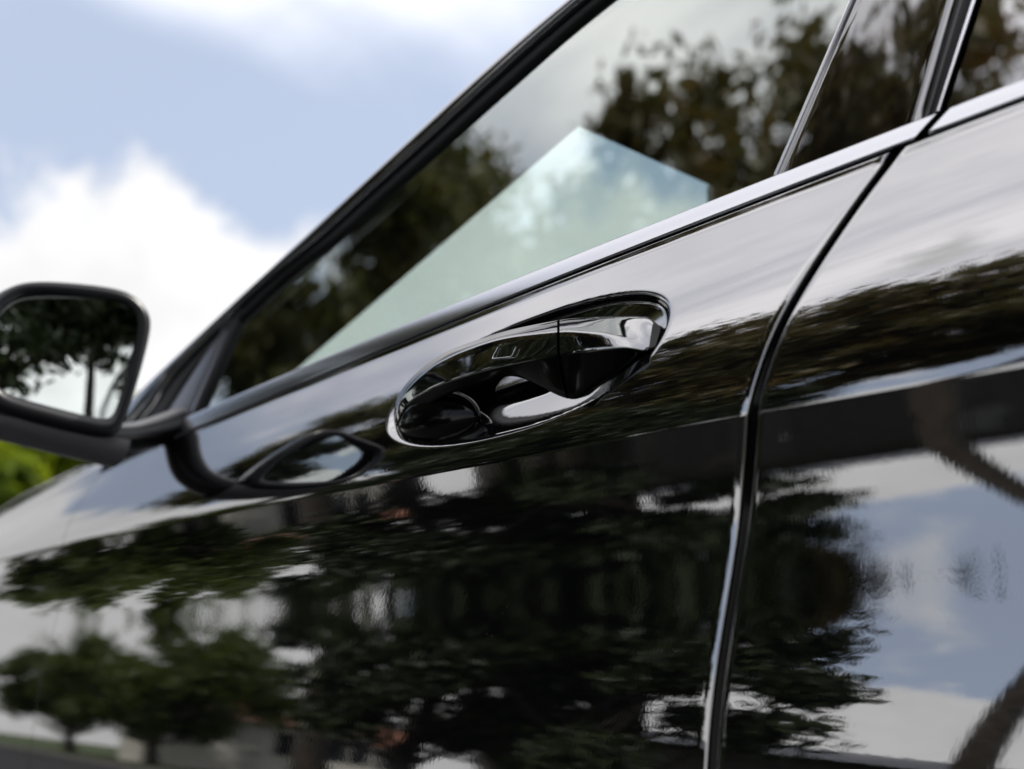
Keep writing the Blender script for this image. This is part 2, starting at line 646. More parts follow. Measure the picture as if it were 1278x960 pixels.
def ruled(name, A, B, m, parent, nu=80, nw=14, off=0., bulge=0., smooth_in=True, flip=False, back=0.):
    """surface between two (X,Z) curves lying on the side-glass surface, bulged outward"""
    A2, B2 = (smooth_curve(A, nu), smooth_curve(B, nu)) if smooth_in else (A, B)
    rows = []
    for k in range(nw):
        t = k / (nw - 1)
        P = A2 * (1 - t) + B2 * t
        rows.append(surf_pts(P, off - bulge * math.sqrt(max(0, 1 - (2 * t - 1) ** 2))))
    if back:
        r0 = rows[0] + np.array([0, back, 0])
        r1 = rows[-1] + np.array([0, back, 0])
        rows = [r0] + rows + [r1]
    return grid_obj(name, np.stack(rows, 1), m, parent, flip=flip)


def polyl(P, n):
    P = np.asarray(P, float)
    d = np.r_[0, np.cumsum(np.linalg.norm(np.diff(P, axis=0), axis=1))]
    s = np.linspace(0, d[-1], n)
    return np.stack([np.interp(s, d, P[:, 0]), np.interp(s, d, P[:, 1])], 1)


def belt_pts(x0, x1, n, dz=0.):
    xs = np.linspace(x0, x1, n)
    return np.stack([xs, Zt(xs) - .004 + dz], 1)


# front door glass
ruled('window_glass', belt_pts(-1.4351, -0.5602, 120), smooth_curve(AI, 120), GLASS, front_door, 120, 24, off=.004, smooth_in=False)
# upper A pillar / roof frame (outer painted) and its gasket
iA = smooth_curve(AO[1:13], 140)
iI = smooth_curve(np.vstack([[(-1.6453, 0.992), (-1.5653, 0.989), (-1.4879, 1.05885)], AI[4:12], [(-.25, 1.322), (.1, 1.328)]]), 140)
mid = iA * .42 + iI * .58
ruled('pillar_frame', iA, mid, PAINT, car, 140, 16, off=-.004, bulge=.007, smooth_in=False, back=.04)
ruled('window_gasket', iA * .40 + iI * .60, iI * 1.0, RUBBER, front_door, 140, 8, off=.001, bulge=.003, smooth_in=False, back=.012)
# sail panel at the foot of the pillar and front glass channel
ruled('mirror_sail', polyl([(-1.5653, 0.987), (-1.4065, 1.1267)], 30), polyl([(-1.4437, 0.9894), (-1.4045, 1.1257)], 30), SAIL, front_door, 30, 8, off=.0, bulge=.002, smooth_in=False, back=.012)
ruled('glass_channel', polyl([(-1.4447, 0.9884), (-1.4065, 1.1267)], 30), polyl([(-1.4297, 0.9884), (-1.3865, 1.1217)], 30), RUBBER, front_door, 30, 8, off=.0, bulge=.003, smooth_in=False, back=.012)
# B pillar: bright line, gloss cover, rubber, bright line
B1 = lambda z: -0.5602 + (z - 1.0032) * 0.3636
B2 = lambda z: -0.4522 + (z - 1.0053) * 0.1752
B3 = lambda z: -0.4419 + (z - 1.004) * 0.2200
B4 = lambda z: -0.4378 + (z - 1.005) * 0.2373
zs = np.linspace(1.0025, 1.31, 40)


def vband(name, fa, fb, da, db, m, parent, off, bulge, back=.012, nw=8):
    A = np.stack([fa(zs) + da, zs], 1)
    B = np.stack([fb(zs) + db, zs], 1)
    return ruled(name, A, B, m, parent, 40, nw, off=off, bulge=bulge, smooth_in=False, back=back)


vband('pillar_edge', B1, B1, -.0012, .0012, BRIGHT, front_door, .0015, .0012)
vband('pillar_cover', B1, B2, .0016, -.0008, PILLARBLK, front_door, .002, .0003, nw=20)
vband('pillar_seal', B2, B3, .0, -.001, BOOT, car, .006, .003)
vband('pillar_edge', B3, B4, .0008, -.0006, BRIGHT, rear_door, .0015, .0012)
# rear door glass
top_r = np.stack([np.linspace(B4(1.31) + .002, .55, 60), np.interp(np.linspace(B4(1.31), .55, 60), [-.4, .1, .55], [1.31, 1.325, 1.29])], 1)
ruled('window_glass', belt_pts(-.437, .60, 60), top_r, GLASSR, rear_door, 60, 14, off=.003, smooth_in=False)
# rear roof frame
iA2 = smooth_curve(AO[12:], 60)
iI2 = polyl([(.1, 1.325), (.5, 1.295), (.62, 1.27), (.66, 1.0), (.9, .985), (1.6, .975)], 60)
ruled('quarter_pillar', iA2, iI2, PAINT, car, 60, 12, off=-.002, bulge=.006, smooth_in=False, back=.03)

# ------------------------------------------------------------------ windscreen, roof, bonnet, cabin
hw = lambda y: YC - y


def mirror_copy(o, parent):
    """the same part on the far side of the car"""
    c = o.copy()
    COL.objects.link(c)
    c.parent = parent
    c.scale = (1, -1, 1)
    c.location = (0, 2 * YC, 0)
    return c


def wsZ(X):
    return 1.205 + (X + 1.0776) * 0.2493


# windscreen: near edge on the pillar, far edge mirrored
xs = np.linspace(-1.86, -.955, 24)
G = np.zeros((24, 20, 3))
for i, x in enumerate(xs):
    y0 = float(gy(x, wsZ(x))) + .03
    for j in range(20):
        t = j / 19
        G[i, j] = (x - .05 * math.sin(math.pi * t), y0 + (2 * YC - 2 * y0) * t, wsZ(x) + .0015)
grid_obj('windscreen', G, WSGLASS, car)
# pillar trims and header seen from inside
def ws_panel(name, pts, m, parent, th=.012):
    v = [(x, y, wsZ(x) + .003) for x, y in pts] + [(x, y, wsZ(x)) for x, y in pts]
    n = len(pts)
    f = [tuple(range(n)), tuple(range(2 * n - 1, n - 1, -1))] + [(i, (i + 1) % n, n + (i + 1) % n, n + i) for i in range(n)]
    return mobj(name, v, f, m, parent, smooth=False)


near_trim = [(-1.92, .17), (-1.92, 0.2777), (-1.5629, 0.2757), (-0.9881, 0.2749), (-.80, .26), (-.80, .16), (-1.1, .15), (-1.5, .145)]
ws_panel('pillar_trim', near_trim, DARK, car)
ws_panel('pillar_trim', [(x, 2 * YC - y) for x, y in near_trim], DARK, car)
hx = lambda y: -0.9881 + (-0.1306) * (y - 0.2749) if y < YC else -0.9881 + (-0.1306) * (2 * YC - y - 0.2749)
hd = [(hx(y), y) for y in np.linspace(.250, 2 * YC - .250, 15)] + [(-.78, 2 * YC - .2), (-.78, .2)]
ws_panel('header_trim', hd, DARK, car, .02)
# roof skin and headliner
xs = np.linspace(-.93, 1.55, 60)
ro, hl = np.zeros((60, 24, 3)), np.zeros((60, 24, 3))
for i, x in enumerate(xs):
    ze = np.interp(x, AO[:, 0], AO[:, 1])
    y0 = float(gy(x, ze)) + .02
    cr = .05 * np.clip((x + .93) / .6, 0, 1)
    for j in range(24):
        t = j / 23
        y = y0 + (2 * YC - 2 * y0) * t
        s = 1 - (2 * t - 1) ** 4
        ro[i, j] = (x, y, ze - .004 + cr * s)
        hl[i, j] = (x + .02, y, ze - .008 - .022 * min(1, i / 12) + cr * .8 * s)
grid_obj('roof', ro, PAINT, car)
grid_obj('headliner', hl, DARK, car)
# bonnet
xs = np.linspace(-2.74, -1.80, 30)
G = np.zeros((30, 26, 3))
for i, x in enumerate(xs):
    zt = float(fend_top(np.array(x)))
    y0 = float(skin(x, zt)) + .006
    for j in range(26):
        t = j / 25
        y = y0 + (2 * YC - 2 * y0) * t
        G[i, j] = (x, y, zt - .002 + .012 * math.sin(math.pi * t) ** .6)
grid_obj('bonnet', G, PAINT, car)
box('cowl', (-1.98, .16, .93), (-1.80, 2 * YC - .16, .985), PLASTIC, car, .01)
# wiper arms resting on the cowl
for yy in (.35, 1.0):
    box('wiper', (-1.86, yy, 1.004), (-1.84, yy + .55, 1.014), PLASTIC, car, .003)
im = box('interior_mirror', (-.022, -.06, -.05), (.008, .09, .045), PLASTIC, car, .02)
im.location = (-1.0124, 0.5431, 1.1912)
dash = box('dashboard', (-1.80, .2, .80), (-1.28, 2 * YC - .2, .985), LEATHER, car, .05)
box('cabin_floor', (-1.8, .16, .30), (1.4, 2 * YC - .16, .34), DARK, car)
box('door_lining', (XFD + .05, .135, .34), (XRD, .16, .95), DARK, car)
box('door_lining', (XFD + .05, 2 * YC - .16, .34), (XRD, 2 * YC - .135, .95), DARK, car)
box('rear_bulkhead', (1.0, .2, .34), (1.05, 2 * YC - .2, 1.12), DARK, car)


def seat(y):
    s = box('seat', (-.75, y - .24, .42), (-.2, y + .24, .58), LEATHER, car, .06)
    b = box('backrest', (-.09, y - .24, -.02), (.05, y + .24, .56), LEATHER, s, .06)
    b.location = (-.2, 0, .56)
    b.rotation_euler = (0, math.radians(18), 0)
    h = box('headrest', (-.05, y - .12, 0), (.05, y + .12, .15), LEATHER, s, .04)
    h.location = (.0, 0, 1.10)
    h.rotation_euler = (0, math.radians(12), 0)


seat(.55)
seat(2 * YC - .55)
# steering wheel
nu, nv = 40, 10
G = np.zeros((nu + 1, nv, 3))
for i in range(nu + 1):
    a = 2 * math.pi * i / nu
    for j in range(nv):
        b = 2 * math.pi * j / nv
        rr = .175 + .015 * math.cos(b)
        p = Vector((.015 * math.sin(b), rr * math.cos(a), rr * math.sin(a)))
        p.rotate(Matrix.Rotation(math.radians(-25), 3, 'Y'))
        G[i, j] = (p.x - 1.12, p.y + .55, p.z + .86)
grid_obj('steering_wheel', G, LEATHER, car, closed_w=True)

# sills, bumpers, wheels and the far side
def sill(y0, y1):
    box('sill', (-1.82, min(y0, y1), .17), (.72, max(y0, y1), .275), PLASTIC, car, .02)


sill(.03, .2)
sill(2 * YC - .2, 2 * YC - .03)
def endcap(name, x, sgn):
    n = 24
    G = np.zeros((n, 14, 3))
    ys = np.linspace(float(skin(x, .7)), 2 * YC - float(skin(x, .7)), n)
    for i, y in enumerate(ys):
        t = 2 * i / (n - 1) - 1
        for j in range(14):
            u = j / 13
            z = .22 + u * (.93 - .22)
            G[i, j] = (x + sgn * (.30 * (1 - t * t) ** .6 + .05 * math.sin(math.pi * u) - .16 * u * u), y, z)
    return grid_obj(name, G, PAINT, car)


endcap('front_bumper', -2.75, -1)
endcap('rear_bumper', 1.98, 1)
xs = np.linspace(1.5, 2.1, 12)
G = np.zeros((12, 16, 3))
for i, x in enumerate(xs):
    for j in range(16):
        y0 = .16 + (x - 1.5) * .1
        G[i, j] = (x, y0 + (2 * YC - 2 * y0) * j / 15, 1.01 - (x - 1.5) * .12)
grid_obj('boot_lid', G, PAINT, car)


def wheel(x, side):
    e = empty('wheel', (0, 0, 0))
    e.parent = car
    y = .075 if side < 0 else 2 * YC - .075
    d = 1 if side < 0 else -1
    prof = [(.225, .0), (.25, -.012), (.30, -.014), (.322, .005), (.33, .03), (.33, .18), (.31, .20), (.23, .2)]
    n = 56
    G = np.array([[(x + r * math.cos(2 * math.pi * i / n), y + d * w, .33 + r * math.sin(2 * math.pi * i / n)) for r, w in prof] for i in range(n + 1)])
    grid_obj('tyre', G, TYRE, e, flip=side > 0)
    prof = [(.228, .002), (.222, -.004), (.214, .004), (.205, .03), (.2, .17)]
    G = np.array([[(x + r * math.cos(2 * math.pi * i / n), y + d * w, .33 + r * math.sin(2 * math.pi * i / n)) for r, w in prof] for i in range(n + 1)])
    grid_obj('rim', G, ALLOY, e, flip=side > 0)
    for k in range(5):
        a = 2 * math.pi * k / 5 + .3
        v = []
        for rr, hw_ in ((.035, .028), (.12, .022), (.212, .03)):
            for s in (-1, 1):
                for w in (.004 + .02 * (1 - rr / .212), .035 + .02 * (1 - rr / .212)):
                    cx, cz = rr * math.cos(a) - s * hw_ * math.sin(a), rr * math.sin(a) + s * hw_ * math.cos(a)
                    v.append((x + cx, y + d * w, .33 + cz))
        f = []
        for q in (0, 4):
            f += [(q, q + 4, q + 6, q + 2), (q + 1, q + 3, q + 7, q + 5), (q, q + 1, q + 5, q + 4), (q + 2, q + 6, q + 7, q + 3)]
        mobj('spoke', v, f, ALLOY, e, smooth=False)


for wx in (-2.22, 1.12):
    wheel(wx, -1)
    wheel(wx, 1)
for o in [front_door, rear_door, fender, quarter] + [o for o in car.children if o.name.startswith(('pillar_frame', 'quarter_pillar'))]:
    mirror_copy(o, car)
for dd in (front_door, rear_door):
    for o in dd.children:
        if o.name.startswith('window_glass'):
            tgt = [c for c in car.children if c.data == dd.data and c is not dd][0]
            c = o.copy()
            COL.objects.link(c)
            c.parent = tgt
box('underbody', (-2.6, .25, .18), (1.9, 2 * YC - .25, .29), PLASTIC, car)

# ------------------------------------------------------------------ door handle
handle = empty('door_handle', (0, 0, 0))
handle.parent = car
HT = np.array([[-0.9169, 0.0233, 0.899], [-0.9161, 0.0311, 0.9226], [-0.8939, 0.0349, 0.937], [-0.8578, 0.0339, 0.9431], [-0.8109, 0.0328, 0.9439], [-0.7706, 0.0314, 0.9425], [-0.7187, 0.0307, 0.9388], [-0.692, 0.0314, 0.9353], [-0.6668, 0.0317, 0.931], [-0.6425, 0.0305, 0.9255], [-0.6232, 0.0303, 0.9197]])
HE1 = np.array([[-0.9042, 0.0169, 0.8938], [-0.8899, 0.0174, 0.9127], [-0.8538, 0.0129, 0.9241], [-0.8148, 0.0082, 0.9274], [-0.7691, 0.0034, 0.927], [-0.7295, 0.0004, 0.9241], [-0.6782, -0.0022, 0.9163], [-0.6535, -0.0011, 0.9109], [-0.635, 0.0024, 0.9061], [-0.6233, 0.0082, 0.9016], [-0.612, 0.0154, 0.8954]])
HE2 = np.array([[-0.8992, 0.016, 0.8892], [-0.8816, 0.0165, 0.905], [-0.8402, 0.0096, 0.9086], [-0.8019, 0.0036, 0.9075], [-0.7614, -0.0007, 0.9058], [-0.7239, -0.0032, 0.9034], [-0.6768, -0.0034, 0.9018], [-0.6513, -0.0031, 0.8984], [-0.6324, 0.0, 0.8967], [-0.6204, 0.0055, 0.8956], [-0.6123, 0.0143, 0.8928]])
HB = np.array([[-0.8979, 0.018, 0.8868], [-0.8768, 0.0185, 0.8965], [-0.8395, 0.0149, 0.9009], [-0.8064, 0.0109, 0.9018], [-0.7707, 0.008, 0.9008], [-0.7325, 0.0059, 0.8971], [-0.6718, -0.0006, 0.8689], [-0.6531, 0.0032, 0.8723], [-0.6354, 0.0067, 0.8777], [-0.6229, 0.0114, 0.8855], [-0.617, 0.0172, 0.8927]])


for _c in (HT, HE1, HE2, HB):
    for _k in (8, 9, 10):
        _c[_k, 0] -= .0020 * (_k - 7) / 3
HB[6:, 2] += np.array([.002, .003, .004, .003, .001])


def handle_sections(i0, i1, n):
    """closed cross-sections with lightly rounded edges, between two stations"""
    secs = []
    th_ = np.interp(np.arange(11), [0, 2, 3, 5, 5.8, 6.2, 10], [.004, .004, .0025, .0025, .006, .010, .008])[:, None]
    back_t = HT + th_ * np.array([0, 1, -.5])
    back_b = HB + th_ * np.array([0, 1.1, .4])
    q_ = np.linspace(0, 1, n)
    idx = i0 + (i1 - i0) * (q_ if i1 < 9.9 else np.sin(q_ * math.pi / 2))
    curves = []
    for C in (HT, HE1, HE2, HB, back_b, back_t):
        D = np.zeros((n, 3))
        A = np.vstack([2 * C[0] - C[1], C, 2 * C[-1] - C[-2]])
        for k, s in enumerate(idx):
            i = min(int(s), len(C) - 2)
            t = s - i
            p0, p1, p2, p3 = A[i], A[i + 1], A[i + 2], A[i + 3]
            D[k] = .5 * (2 * p1 + (p2 - p0) * t + (2 * p0 - 5 * p1 + 4 * p2 - p3) * t * t + (3 * p1 - p0 - 3 * p2 + p3) * t ** 3)
        curves.append(D)
    soft = [.30, .10, .10, .22, .2, .2]
    for k in range(n):
        P = [c[k] for c in curves]
        cen_ = sum(P) / 6
        e_ = max((idx[k] - 9.5) / .5 * .62, (.7 - idx[k]) / .7, 0)
        f_ = math.sqrt(max(1e-4, 1 - min(1, e_) ** 2.4))
        P = [cen_ + (p_ - cen_) * f_ for p_ in P]
        m = len(P)
        ring = []
        for a in range(m):
            p, q, r_ = P[a - 1], P[a], P[(a + 1) % m]
            f = soft[a]
            A0, A1 = q + (p - q) * f, q + (r_ - q) * f
            for s in np.linspace(0, 1, 6):
                ring.append((1 - s) ** 2 * A0 + 2 * s * (1 - s) * q + s * s * A1)
            # a touch of crown on the long faces
            for s in (.33, .66):
                B0 = A1
                B1_ = r_ + (q - r_) * soft[(a + 1) % m]
                ring.append(B0 * (1 - s) + B1_ * s)
        secs.append(ring)
    return np.array(secs)


SPL = 6.0
def split_underside(o, nseg):
    # grip side coloured black, standing in for the dark it would reflect
    o.data.materials.append(BOOT)
    for p in o.data.polygons:
        k = min(v % nseg for v in p.vertices)
        if len(p.vertices) > 4 or 20 <= k < nseg - 2:
            p.material_index = 1


bar = grid_obj('pull_bar', handle_sections(0, SPL - .035, 70), HANDLE, handle, closed_w=True, caps=True, flip=True)
capo = grid_obj('end_cap', handle_sections(SPL + .035, 10, 50), HANDLE, handle, closed_w=True, caps=True, flip=True)

split_underside(bar, 48)
split_underside(capo, 48)

# dark boot where the bar pivots into the bowl
n, mth = 28, 20
G = np.zeros((n, mth, 3))
c0 = np.array([-.858, float(skin(-.858, .890)) + .011, .8895])
for i in range(n):
    a = math.pi * i / (n - 1)
    for j in range(mth):
        b = 2 * math.pi * j / mth
        u, v, w = math.cos(a) * .052, math.sin(a) * math.cos(b) * .0225, math.sin(a) * math.sin(b) * .014
        G[i, j] = c0 + np.array([u * math.cos(.12) - v * math.sin(-.1), w, v + u * -.10])
grid_obj('pivot_boot', G, BOOT, handle, closed_w=True, flip=False)

# touch mark pressed into the bar
SENS = smooth_curve([[-0.7448, -0.0002, 0.9193], [-0.7493, -0.0015, 0.9128], [-0.7457, -0.0021, 0.9112], [-0.7277, -0.0036, 0.9086], [-0.725, -0.0037, 0.9089], [-0.7215, -0.003, 0.9142]], 40)
G = np.zeros((40, 8, 3))
for i in range(40):
    t = SENS[min(i + 1, 39)] - SENS[max(i - 1, 0)]
    t /= np.linalg.norm(t)
    a = np.cross(t, [0, -1, .3])
    a /= np.linalg.norm(a)
    b = np.cross(a, t)
    for j in range(8):
        q = 2 * math.pi * j / 8
        G[i, j] = SENS[i] + a * .0005 * math.cos(q) + b * .0005 * math.sin(q)
sensor = grid_obj('touch_mark', G, BRIGHT, handle, closed_w=True)

# ------------------------------------------------------------------ wing mirror
wm_ = empty('wing_mirror', (0, 0, 0))
wm_.parent = car
MX = -1.32
OUT = np.array([(-.007, 1.051), (-.017, 1.076), (-.043, 1.087), (-.122, 1.081), (-.155, 1.066), (-.174, 1.035), (-.176, .990), (-.166, .960), (-.145, .948), (-.050, .936), (-.030, .950)])
INN = np.array([(-.024, 1.050), (-.030, 1.066), (-.048, 1.0725), (-.126, 1.068), (-.148, 1.057), (-.161, 1.032), (-.163, .994), (-.155, .975), (-.138, .966), (-.052, .9545), (-.040, .963)])


def closed_curve(P, n):
    P = np.asarray(P)
    Q = np.vstack([P[-2:], P, P[:3]])
    A = []
    m = len(P)
    for s in np.linspace(0, m, n, endpoint=False):
        i = int(s) + 2
        t = s - int(s)
        p0, p1, p2, p3 = Q[i - 1], Q[i], Q[i + 1], Q[i + 2]
        A.append(.5 * (2 * p1 + (p2 - p0) * t + (2 * p0 - 5 * p1 + 4 * p2 - p3) * t * t + (3 * p1 - p0 - 3 * p2 + p3) * t ** 3))
    A = np.array(A)
    for _ in range(2):
        d = np.r_[0, np.cumsum(np.linalg.norm(np.diff(np.vstack([A, A[:1]]), axis=0), axis=1))]
        B = np.vstack([A, A[:1]])
        u = np.linspace(0, d[-1], n, endpoint=False)
        A = np.stack([np.interp(u, d, B[:, 0]), np.interp(u, d, B[:, 1])], 1)
        for _k in range(2):
            A = .25 * np.roll(A, 1, 0) + .5 * A + .25 * np.roll(A, -1, 0)
    return A


NB = 88
oc, ic = closed_curve(OUT, NB), closed_curve(INN, NB)
cen = oc.mean(0)


def ring(c2, x, s=1.0, sh=(0, 0)):
    p = cen + (c2 - cen) * s + np.array(sh)
    return np.stack([np.full(NB, x), p[:, 0], p[:, 1]], 1)


rings = [ring(ic, MX - .010, 1.0), ring(ic, MX - .002, 1.01), ring(ic * .5 + oc * .5, MX + .001), ring(oc, MX - .001, .985), ring(oc, MX - .006, 1.0),
         ring(oc, MX - .02, 1.012)]
grid_obj('mirror_bezel', np.stack(rings, 0), PLASTIC, wm_, closed_w=True)
rings = [ring(oc, MX - .012, 1.0)]
for k in range(1, 11):
    a = k / 10
    rings.append(ring(oc, MX - .018 - .085 * math.sin(a * math.pi / 2), math.cos(a * math.pi / 2) ** .75 * 1.015 + .001, (.0, -.012 * a)))
grid_obj('mirror_shell', np.stack(rings, 0), PAINT, wm_, closed_w=True)
# glass, a very slightly domed plate turned towards the driver
v, f = [], []
gl = ring(ic, 0, 1.004)
for k in range(9):
    s = k / 8
    p = cen + (gl[:, 1:] - cen) * s
    for q in p:
        dy, dz = q - cen
        v.append((MX - .007 + .17 * dy + .02 * dz - (dy * dy + dz * dz) / 2.6, q[0], q[1]))
for k in range(8):
    for j in range(NB):
        f.append((k * NB + j, k * NB + (j + 1) % NB, (k + 1) * NB + (j + 1) % NB, (k + 1) * NB + j))
mobj('mirror_glass', v, f, MIRROR, wm_)
# underside, its grey a reflection painted as base colour, and foot
G = np.zeros((16, 12, 3))
for i in range(16):
    t = i / 15
    y = -.15 + .13 * t
    zb = .944 - .010 * t
    for j in range(12):
        a = math.pi * j / 11
        G[i, j] = (MX - .045 - .038 * math.cos(a), y, zb + .003 - .022 * math.sin(a) * (0.6 + .4 * t))
grid_obj('mirror_underside', G, REFLGREY, wm_)
path = smooth_curve([(MX - .06, -.060, .945), (MX - .085, -.01, .950), (MX - .12, .04, .966), (MX - .14, .085, .985)], 20)
G = np.zeros((20, 20, 3))
for i in range(20):
    t = i / 19
    for j in range(20):
        a = 2 * math.pi * j / 20
        G[i, j] = path[i] + np.array([(.034 - .006 * t) * math.cos(a), 0, (.0155 + .008 * abs(t - .5)) * math.sin(a)])
grid_obj('mirror_foot', G, PLASTIC, wm_, closed_w=True, caps=True)

# ------------------------------------------------------------------ ground
ASPH = mat('asphalt', (0.024, 0.024, 0.026), .9, var=.35, vscale=3.0, bump=.004, bscale=160)
CONC = mat('concrete', (0.13, 0.125, 0.12), .85, var=.2, vscale=4, bump=.002, bscale=80)
GRASS = mat('grass', (0.03, 0.05, 0.012), .9, color2=(0.06, 0.085, 0.02), vscale=1.2, bump=.02, bscale=60)
SOIL = mat('field', (0.05, 0.07, 0.025), .95, color2=(0.09, 0.10, 0.04), vscale=.08)


def sheet(name, x0, x1, y0, y1, z, m):
    o = mobj(name, [(x0, y0, z), (x1, y0, z), (x1, y1, z), (x0, y1, z)], [(0, 1, 2, 3)], m, smooth=False)
    return tag(o, kind='structure')


sheet('ground', -900, 900, -900, 900, -.13, SOIL)
sheet('road', -300, 300, -6.7, 6.2, -.0, ASPH)
sheet('verge', -300, 300, -60, -6.85, .10, GRASS)
sheet('verge', -300, 300, 6.35, 60, .10, GRASS)
for y in (-6.85, 6.2):
    k = box('kerb', (-300, y, -.10), (300, y + .15, .12), CONC)
    tag(k, kind='structure')


# ------------------------------------------------------------------ trees and shrubs
def leaf_mat(name, c1, c2, c3, trans=.42):
    m = bpy.data.materials.new(name)
    m.use_nodes = True
    nt = m.node_tree
    p = nt.nodes['Principled BSDF']
    co = nt.nodes.new('ShaderNodeTexCoord')
    nz = nt.nodes.new('ShaderNodeTexNoise')
    nz.inputs['Scale'].default_value = 1.1
    nz.inputs['Detail'].default_value = 8
    nz.inputs['Roughness'].default_value = .75
    nt.links.new(co.outputs['Object'], nz.inputs['Vector'])
    rp = nt.nodes.new('ShaderNodeValToRGB')
    rp.color_ramp.elements[0].color = (*c1, 1)
    rp.color_ramp.elements[0].position = .36
    rp.color_ramp.elements[1].color = (*c3, 1)
    rp.color_ramp.elements[1].position = .66
    e = rp.color_ramp.elements.new(.5)
    e.color = (*c2, 1)
    nt.links.new(nz.outputs['Fac'], rp.inputs[0])
    nt.links.new(rp.outputs[0], p.inputs['Base Color'])
    p.inputs['Roughness'].default_value = .5
    t = nt.nodes.new('ShaderNodeBsdfTranslucent')
    nt.links.new(rp.outputs[0], t.inputs[0])
    mx = nt.nodes.new('ShaderNodeMixShader')
    mx.inputs[0].default_value = trans
    nt.links.new(p.outputs[0], mx.inputs[1])
    nt.links.new(t.outputs[0], mx.inputs[2])
    nt.links.new(mx.outputs[0], nt.nodes['Material Output'].inputs[0])
    return m


BARK = mat('bark', (0.032, 0.026, 0.021), .95, var=.4, vscale=9, bump=.02, bscale=18)
L_BROWN = leaf_mat('leaf_olive_brown', (0.095, 0.062, 0.020), (0.105, 0.100, 0.028), (0.19, 0.095, 0.032))
L_OLIVE = leaf_mat('leaf_olive', (0.065, 0.072, 0.02), (0.105, 0.110, 0.03), (0.15, 0.10, 0.03))
L_GREEN = leaf_mat('leaf_green', (0.05, 0.075, 0.012), (0.075, 0.105, 0.016), (0.10, 0.12, 0.02))
L_LIME = leaf_mat('leaf_lime', (0.16, 0.24, 0.012), (0.25, 0.33, 0.018), (0.34, 0.37, 0.025), .55)
L_DARK = leaf_mat('leaf_dark', (0.02, 0.03, 0.010), (0.03, 0.045, 0.014), (0.045, 0.055, 0.018))


def leaves(name, centers, radii, n, size, m, parent, flat=.75):
    k = rng.integers(0, len(centers), n)
    d = rng.normal(size=(n, 3))
    d /= np.linalg.norm(d, axis=1, keepdims=True)
    r = rng.random(n) ** .45
    P = np.array(centers)[k] + d * (r * np.array(radii)[k])[:, None] * np.array([1, 1, flat])
    a = rng.normal(size=(n, 3))
    a /= np.linalg.norm(a, axis=1, keepdims=True)
    b = np.cross(a, rng.normal(size=(n, 3)))
    b /= np.linalg.norm(b, axis=1, keepdims=True)
    big = r < .62                      # larger overlapping sprays inside each clump
    s = (size * (.6 + .8 * rng.random(n)) * np.where(big, 1.9, 1.0))[:, None]
    V = np.stack([P - a * s, P + b * s * .42, P + a * s, P - b * s * .42], 1).reshape(-1, 3)
    me = bpy.data.meshes.new(name)
    me.vertices.add(4 * n)
    me.vertices.foreach_set('co', V.ravel())
    me.loops.add(4 * n)
    me.loops.foreach_set('vertex_index', np.arange(4 * n))
    me.polygons.add(n)
    me.polygons.foreach_set('loop_start', np.arange(0, 4 * n, 4))
    me.polygons.foreach_set('loop_total', np.full(n, 4))
    me.materials.append(m)
    me.update(calc_edges=True)
    o = bpy.data.objects.new(name, me)
    COL.objects.link(o)
    o.parent = parent
    return o


def tube(V, F, path, rads, sides=7):
    b0 = len(V)
    path = np.asarray(path, float)
    for i, p in enumerate(path):
        t = path[min(i + 1, len(path) - 1)] - path[max(i - 1, 0)]
        t /= np.linalg.norm(t) + 1e-9
        a = np.cross(t, [.3, .9, .2])
        a /= np.linalg.norm(a)
        b = np.cross(t, a)
        for j in range(sides):
            q = 2 * math.pi * j / sides
            V.append(p + (a * math.cos(q) + b * math.sin(q)) * rads[i])
    for i in range(len(path) - 1):
        for j in range(sides):
            k = (j + 1) % sides
            F.append((b0 + i * sides + j, b0 + i * sides + k, b0 + (i + 1) * sides + k, b0 + (i + 1) * sides + j))


def tree(label, base, height, cz, rx, ry, rz, clumps, n, size, m, lean=(0, 0), trunk_r=.22, clump_r=.75, group='trees along the verge', name='tree', cat='tree', taper=1.0):
    e = empty(name, base)
    tag(e, label, cat, group)
    C, R = [], []
    for k in range(clumps):
        d = rng.normal(size=3)
        d /= np.linalg.norm(d)
        r = rng.random() ** .42
        c = np.array([d[0] * rx * r, d[1] * ry * r, cz + d[2] * rz * r])
        c[:2] *= np.interp(c[2] / height, [.12, .6], [taper, 1])
        c[:2] += np.array(lean) * c[2] / height
        C.append(c)
        R.append(clump_r * (.55 + .7 * rng.random()))
    leaves('crown', C, R, n, size, m, e)
    V, F = [], []
    tp = np.array([lean[0] * .9, lean[1] * .9, min(height * .88, cz + rz * .6)])
    path = [np.array([lean[0] * s * s * .9, lean[1] * s * s * .9, tp[2] * s]) + rng.normal(size=3) * [.06, .06, 0] * (s > 0) for s in np.linspace(0, 1, 8)]
    path[0][2] = -.25
    tube(V, F, path, np.linspace(trunk_r, trunk_r * .2, 8) * np.r_[1.25, np.ones(7)], 10)
    for c in C[::max(1, clumps // 26)]:
        s = np.clip((c[2] - .25 * rz - np.hypot(c[0], c[1]) * .4) / tp[2], .15, .95)
        p0 = np.array([lean[0] * s * s * .9, lean[1] * s * s * .9, tp[2] * s])
        mid_ = (p0 + c) / 2 + np.array([0, 0, -.15])
        tube(V, F, [p0, mid_, c], [trunk_r * .35 * (1.2 - s), trunk_r * .2, .015], 6)
    mobj('trunk', V, F, BARK, e)
    return e


def at(az, dist, z=.1):
    a = math.radians(az)
    return (-.7 - dist * math.sin(a), -dist * math.cos(a), z)


